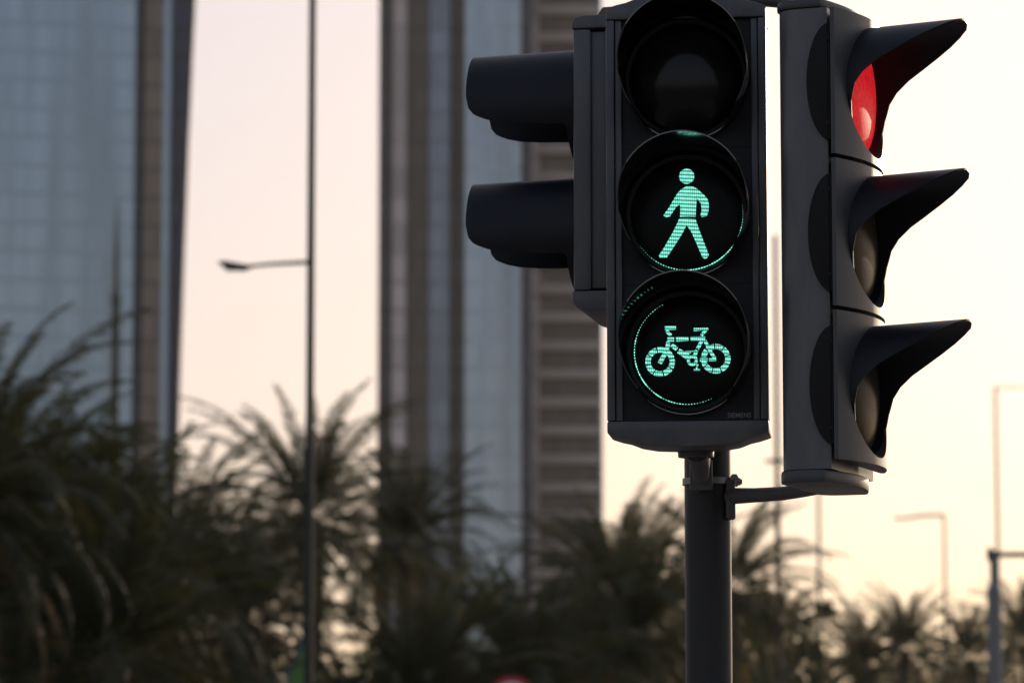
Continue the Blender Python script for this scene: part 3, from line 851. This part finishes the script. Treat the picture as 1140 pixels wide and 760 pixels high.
TREES = [
    (30, 610, 90, 9, 7, 1, 'broad leafy tree filling the bottom left corner behind the palms'),
    (150, 625, 95, 9, 7, 2, 'leafy tree behind the low palms under the blue glass tower'),
    (255, 690, 100, 8, 6, 3, 'leafy tree low behind the palm left of the tall lamp post'),
    (520, 640, 112, 9, 7, 4, 'leafy tree at the foot of the grey ribbed tower'),
    (610, 650, 116, 9, 7, 5, 'leafy tree at the foot of the banded tower'),
    (720, 640, 110, 8, 7, 6, 'leafy tree left of the signal pole, behind the palms'),
    (905, 668, 128, 4.6, 8, 7, 'round leafy tree with a flat top right of the signal pole'),
    (985, 708, 185, 10, 7, 9, 'hazy leafy tree behind the far palms below the faint lamp post'),
    (1085, 716, 195, 10, 7, 10, 'hazy leafy tree behind the grey post with an arm'),
    (835, 682, 140, 6, 8, 11, 'leafy tree just right of the signal pole behind the thin post'),
    (455, 705, 98, 7, 6, 8, 'low leafy tree right of the lamp post, behind the green banner'),
]
for a in TREES: tree(*a)

# ------------------------------------------------------------------ lamp posts and signs
def post(name, px, py_top, d, wpx, label, cat='lamp post', m='lamp_metal', top_w=.75, group=None):
    tp = P(px, py_top, d); r = empty(name, (tp.x, tp.y, .1), 0, label, cat, group)
    k = d / FPX; h = tp.z - .1
    bm = bmesh.new(); tube(bm, [(0, 0, 0), (0, 0, h)], [wpx * k / 2 * 1.25, wpx * k / 2 * top_w], 14)
    tube(bm, [(0, 0, 0), (0, 0, .5)], wpx * k * .8, 14)
    obj('shaft', bm, M[m], r, True, 50)
    return r, h, k
def arm(r, pts, rad, m, name='arm'):
    bm = bmesh.new(); tube(bm, pts, rad, 10); return obj(name, bm, M[m], r, True, 50)
def lantern(r, x, z, sgn, L, m, tilt=0):
    q = L / .56; bm = bmesh.new()
    prism(bm, [(x, z + .02 * q), (x + sgn * L * .3, z + .045 * q), (x + sgn * L * .8, z + .045 * q + tilt), (x + sgn * L, z + .03 * q + tilt),
               (x + sgn * L * .85, z - .01 * q + tilt * .5), (x + sgn * L * .3, z - .045 * q)], -.13 * q, .13 * q, .008 * q)
    o = obj('lantern', bm, M[m], r)
    bm = bmesh.new(); a, b_ = sorted((x + sgn * L * .3, x + sgn * L * .8))
    box(bm, a, b_, -.1 * q, .1 * q, z - .055 * q + tilt * .3, z - .035 * q + tilt * .2)
    obj('diffuser', bm, M['lamp_glass'], o)
G = 'lamp posts along the road'
r, h, k = post('lamp_post', 348.5, -70, 36, 8.6, 'tall dark lamp post left of centre with a side lantern halfway up', top_w=.9, group=G)
za = P(348, 300, 36).z - .1
arm(r, [(0, 0, za + .012), (-.36, 0, za - .006), (-.61, 0, za - .03)], [.021, .018, .015], 'lamp_metal')
lantern(r, -.53, za - .04, -1, .33, 'lamp_metal', .03)
arm(r, [(0, 0, h), (-.7, 0, h + .18), (-1.3, 0, h + .2)], [.035, .03, .027], 'lamp_metal')
lantern(r, -1.25, h + .19, -1, .42, 'lamp_metal')
r, h, k = post('lamp_post', 863, 262, 95, 6.4, 'thin dark post behind the gap between the two right signal heads', group=G)
arm(r, [(-.3, 0, h - 5.6), (.3, 0, h - 5.6)], .05, 'lamp_metal', 'crossbar')
r, h, k = post('lamp_post', 911, 535, 230, 5, 'faint distant post just below the vehicle signal', m='lamp_grey', group=G)
r, h, k = post('lamp_post', 1051, 572, 200, 4.2, 'faint distant lamp post with an arm to the left near the right edge', m='lamp_grey', group=G)
arm(r, [(0, 0, h - .05), (-1.2, 0, h - .08), (-2.0, 0, h - .22)], .09, 'lamp_grey'); lantern(r, -1.9, h - .22, -1, .8, 'lamp_grey')
r, h, k = post('lamp_post', 1108, 430, 150, 4.6, 'pale tall lamp post with an arm running off the right edge', m='lamp_grey', group=G)
arm(r, [(0, 0, h - .05), (1.2, 0, h - .02), (2.2, 0, h - .05)], .035, 'lamp_grey'); lantern(r, 2.1, h - .08, 1, .8, 'lamp_grey')
# grey post with a horizontal arm
r, h, k = post('mast_arm_post', 1106, 612, 52, 9, 'grey steel post with a horizontal arm leaving the right edge', 'post', 'lamp_grey', 1.0)
bm = bmesh.new(); tube(bm, [(0, 0, 0), (0, 0, h - 42 * k)], 8 * k, 16); tube(bm, [(0, 0, h - 42 * k), (0, 0, h - 38 * k)], [8 * k, 5 * k], 16)
obj('lower_shaft', bm, M['lamp_grey'], r, True, 40)
arm(r, [(-.09, 0, h - 5 * k), (2.6, 0, h - 5 * k)], 3.4 * k, 'lamp_grey')
bm = bmesh.new(); box(bm, -7 * k, -2 * k, -.06, .06, h - 12 * k, h + 3 * k, .01); obj('clamp', bm, M['lamp_metal'], r)
# round red rimmed sign
sc0 = P(570, 780, 47)
r = empty('road_sign', (sc0.x, sc0.y + .04, .1), 0, 'round white road sign with red rim, only its top edge showing at the bottom', 'road sign')
bm = bmesh.new(); tube(bm, [(0, .04, 0), (0, .04, sc0.z + .2)], .038, 12); obj('signpost', bm, M['lamp_grey'], r, True)
z = sc0.z - .1
bm = bmesh.new(); lathe(bm, [(.0, 0), (.30, 0), (.30, .012), (0, .012)], (0, -.02, z), seg=48); disc = obj('sign_plate', bm, M['sign_white'], r)
bm = bmesh.new(); lathe(bm, [(.235, -.004), (.302, -.004), (.302, -.001), (.235, -.001)], (0, -.02, z), seg=48, closed=True); obj('rim', bm, M['sign_red'], disc)
# leaning green feather banner
fb = P(318, 760, 56)
r = empty('banner_flag', (fb.x, fb.y, .1), 0, 'narrow green feather banner edged in blue at the foot of the lamp post', 'banner')
ft = P(338, 690, 56).z - .1
xo = P(343, 690, 56).x - fb.x
bm = bmesh.new(); tube(bm, [(-.16, 0, 0), (-.16, 0, ft * .55), (-.10, 0, ft * .78), (xo * .6, 0, ft * .93), (xo, 0, ft)], [.02, .018, .015, .01, .007], 8)
obj('flag_pole', bm, M['lamp_metal'], r, True)
def bowed(name, m, inset, y):
    bm = bmesh.new(); L_, R_ = [], []
    for i in range(21):
        f = i / 20; zc = ft * (.2 + .76 * f)
        a = -.14 + (xo * .85 + .14) * max(0, (f - .62) / .38) ** 1.6
        wdt = .44 * (1 - max(0, (f - .62) / .38) ** 1.8)
        L_.append(bm.verts.new((a + inset, y + .03 * math.sin(f * 9), zc))); R_.append(bm.verts.new((a + inset + max(.01, wdt - 2 * inset), y + .03 * math.sin(f * 9 + 1), zc)))
    for i in range(20): bm.faces.new((L_[i], R_[i], R_[i + 1], L_[i + 1]))
    bmesh.ops.solidify(bm, geom=bm.faces[:], thickness=.004)
    return obj(name, bm, m, r, True)
bowed('banner_border', M['flag_blue'], 0, 0); bowed('banner_cloth', M['flag_green'], .045, -.012)

# ------------------------------------------------------------------ haze
HAZE = 0.00005
bm = bmesh.new(); box(bm, -1600, 1600, -800, 1600, -1, 176)
hm = bpy.data.materials.new('haze'); hm.use_nodes = True; t = hm.node_tree
t.nodes.remove(t.nodes['Principled BSDF'])
pv = t.nodes.new('ShaderNodeVolumePrincipled'); pv.inputs['Color'].default_value = (0.95, 0.92, 0.88, 1)
pv.inputs['Density'].default_value = HAZE; pv.inputs['Anisotropy'].default_value = 0.6
t.links.new(pv.outputs[0], t.nodes['Material Output'].inputs['Volume'])
if HAZE: tag(obj('haze', bm, hm), kind='stuff')
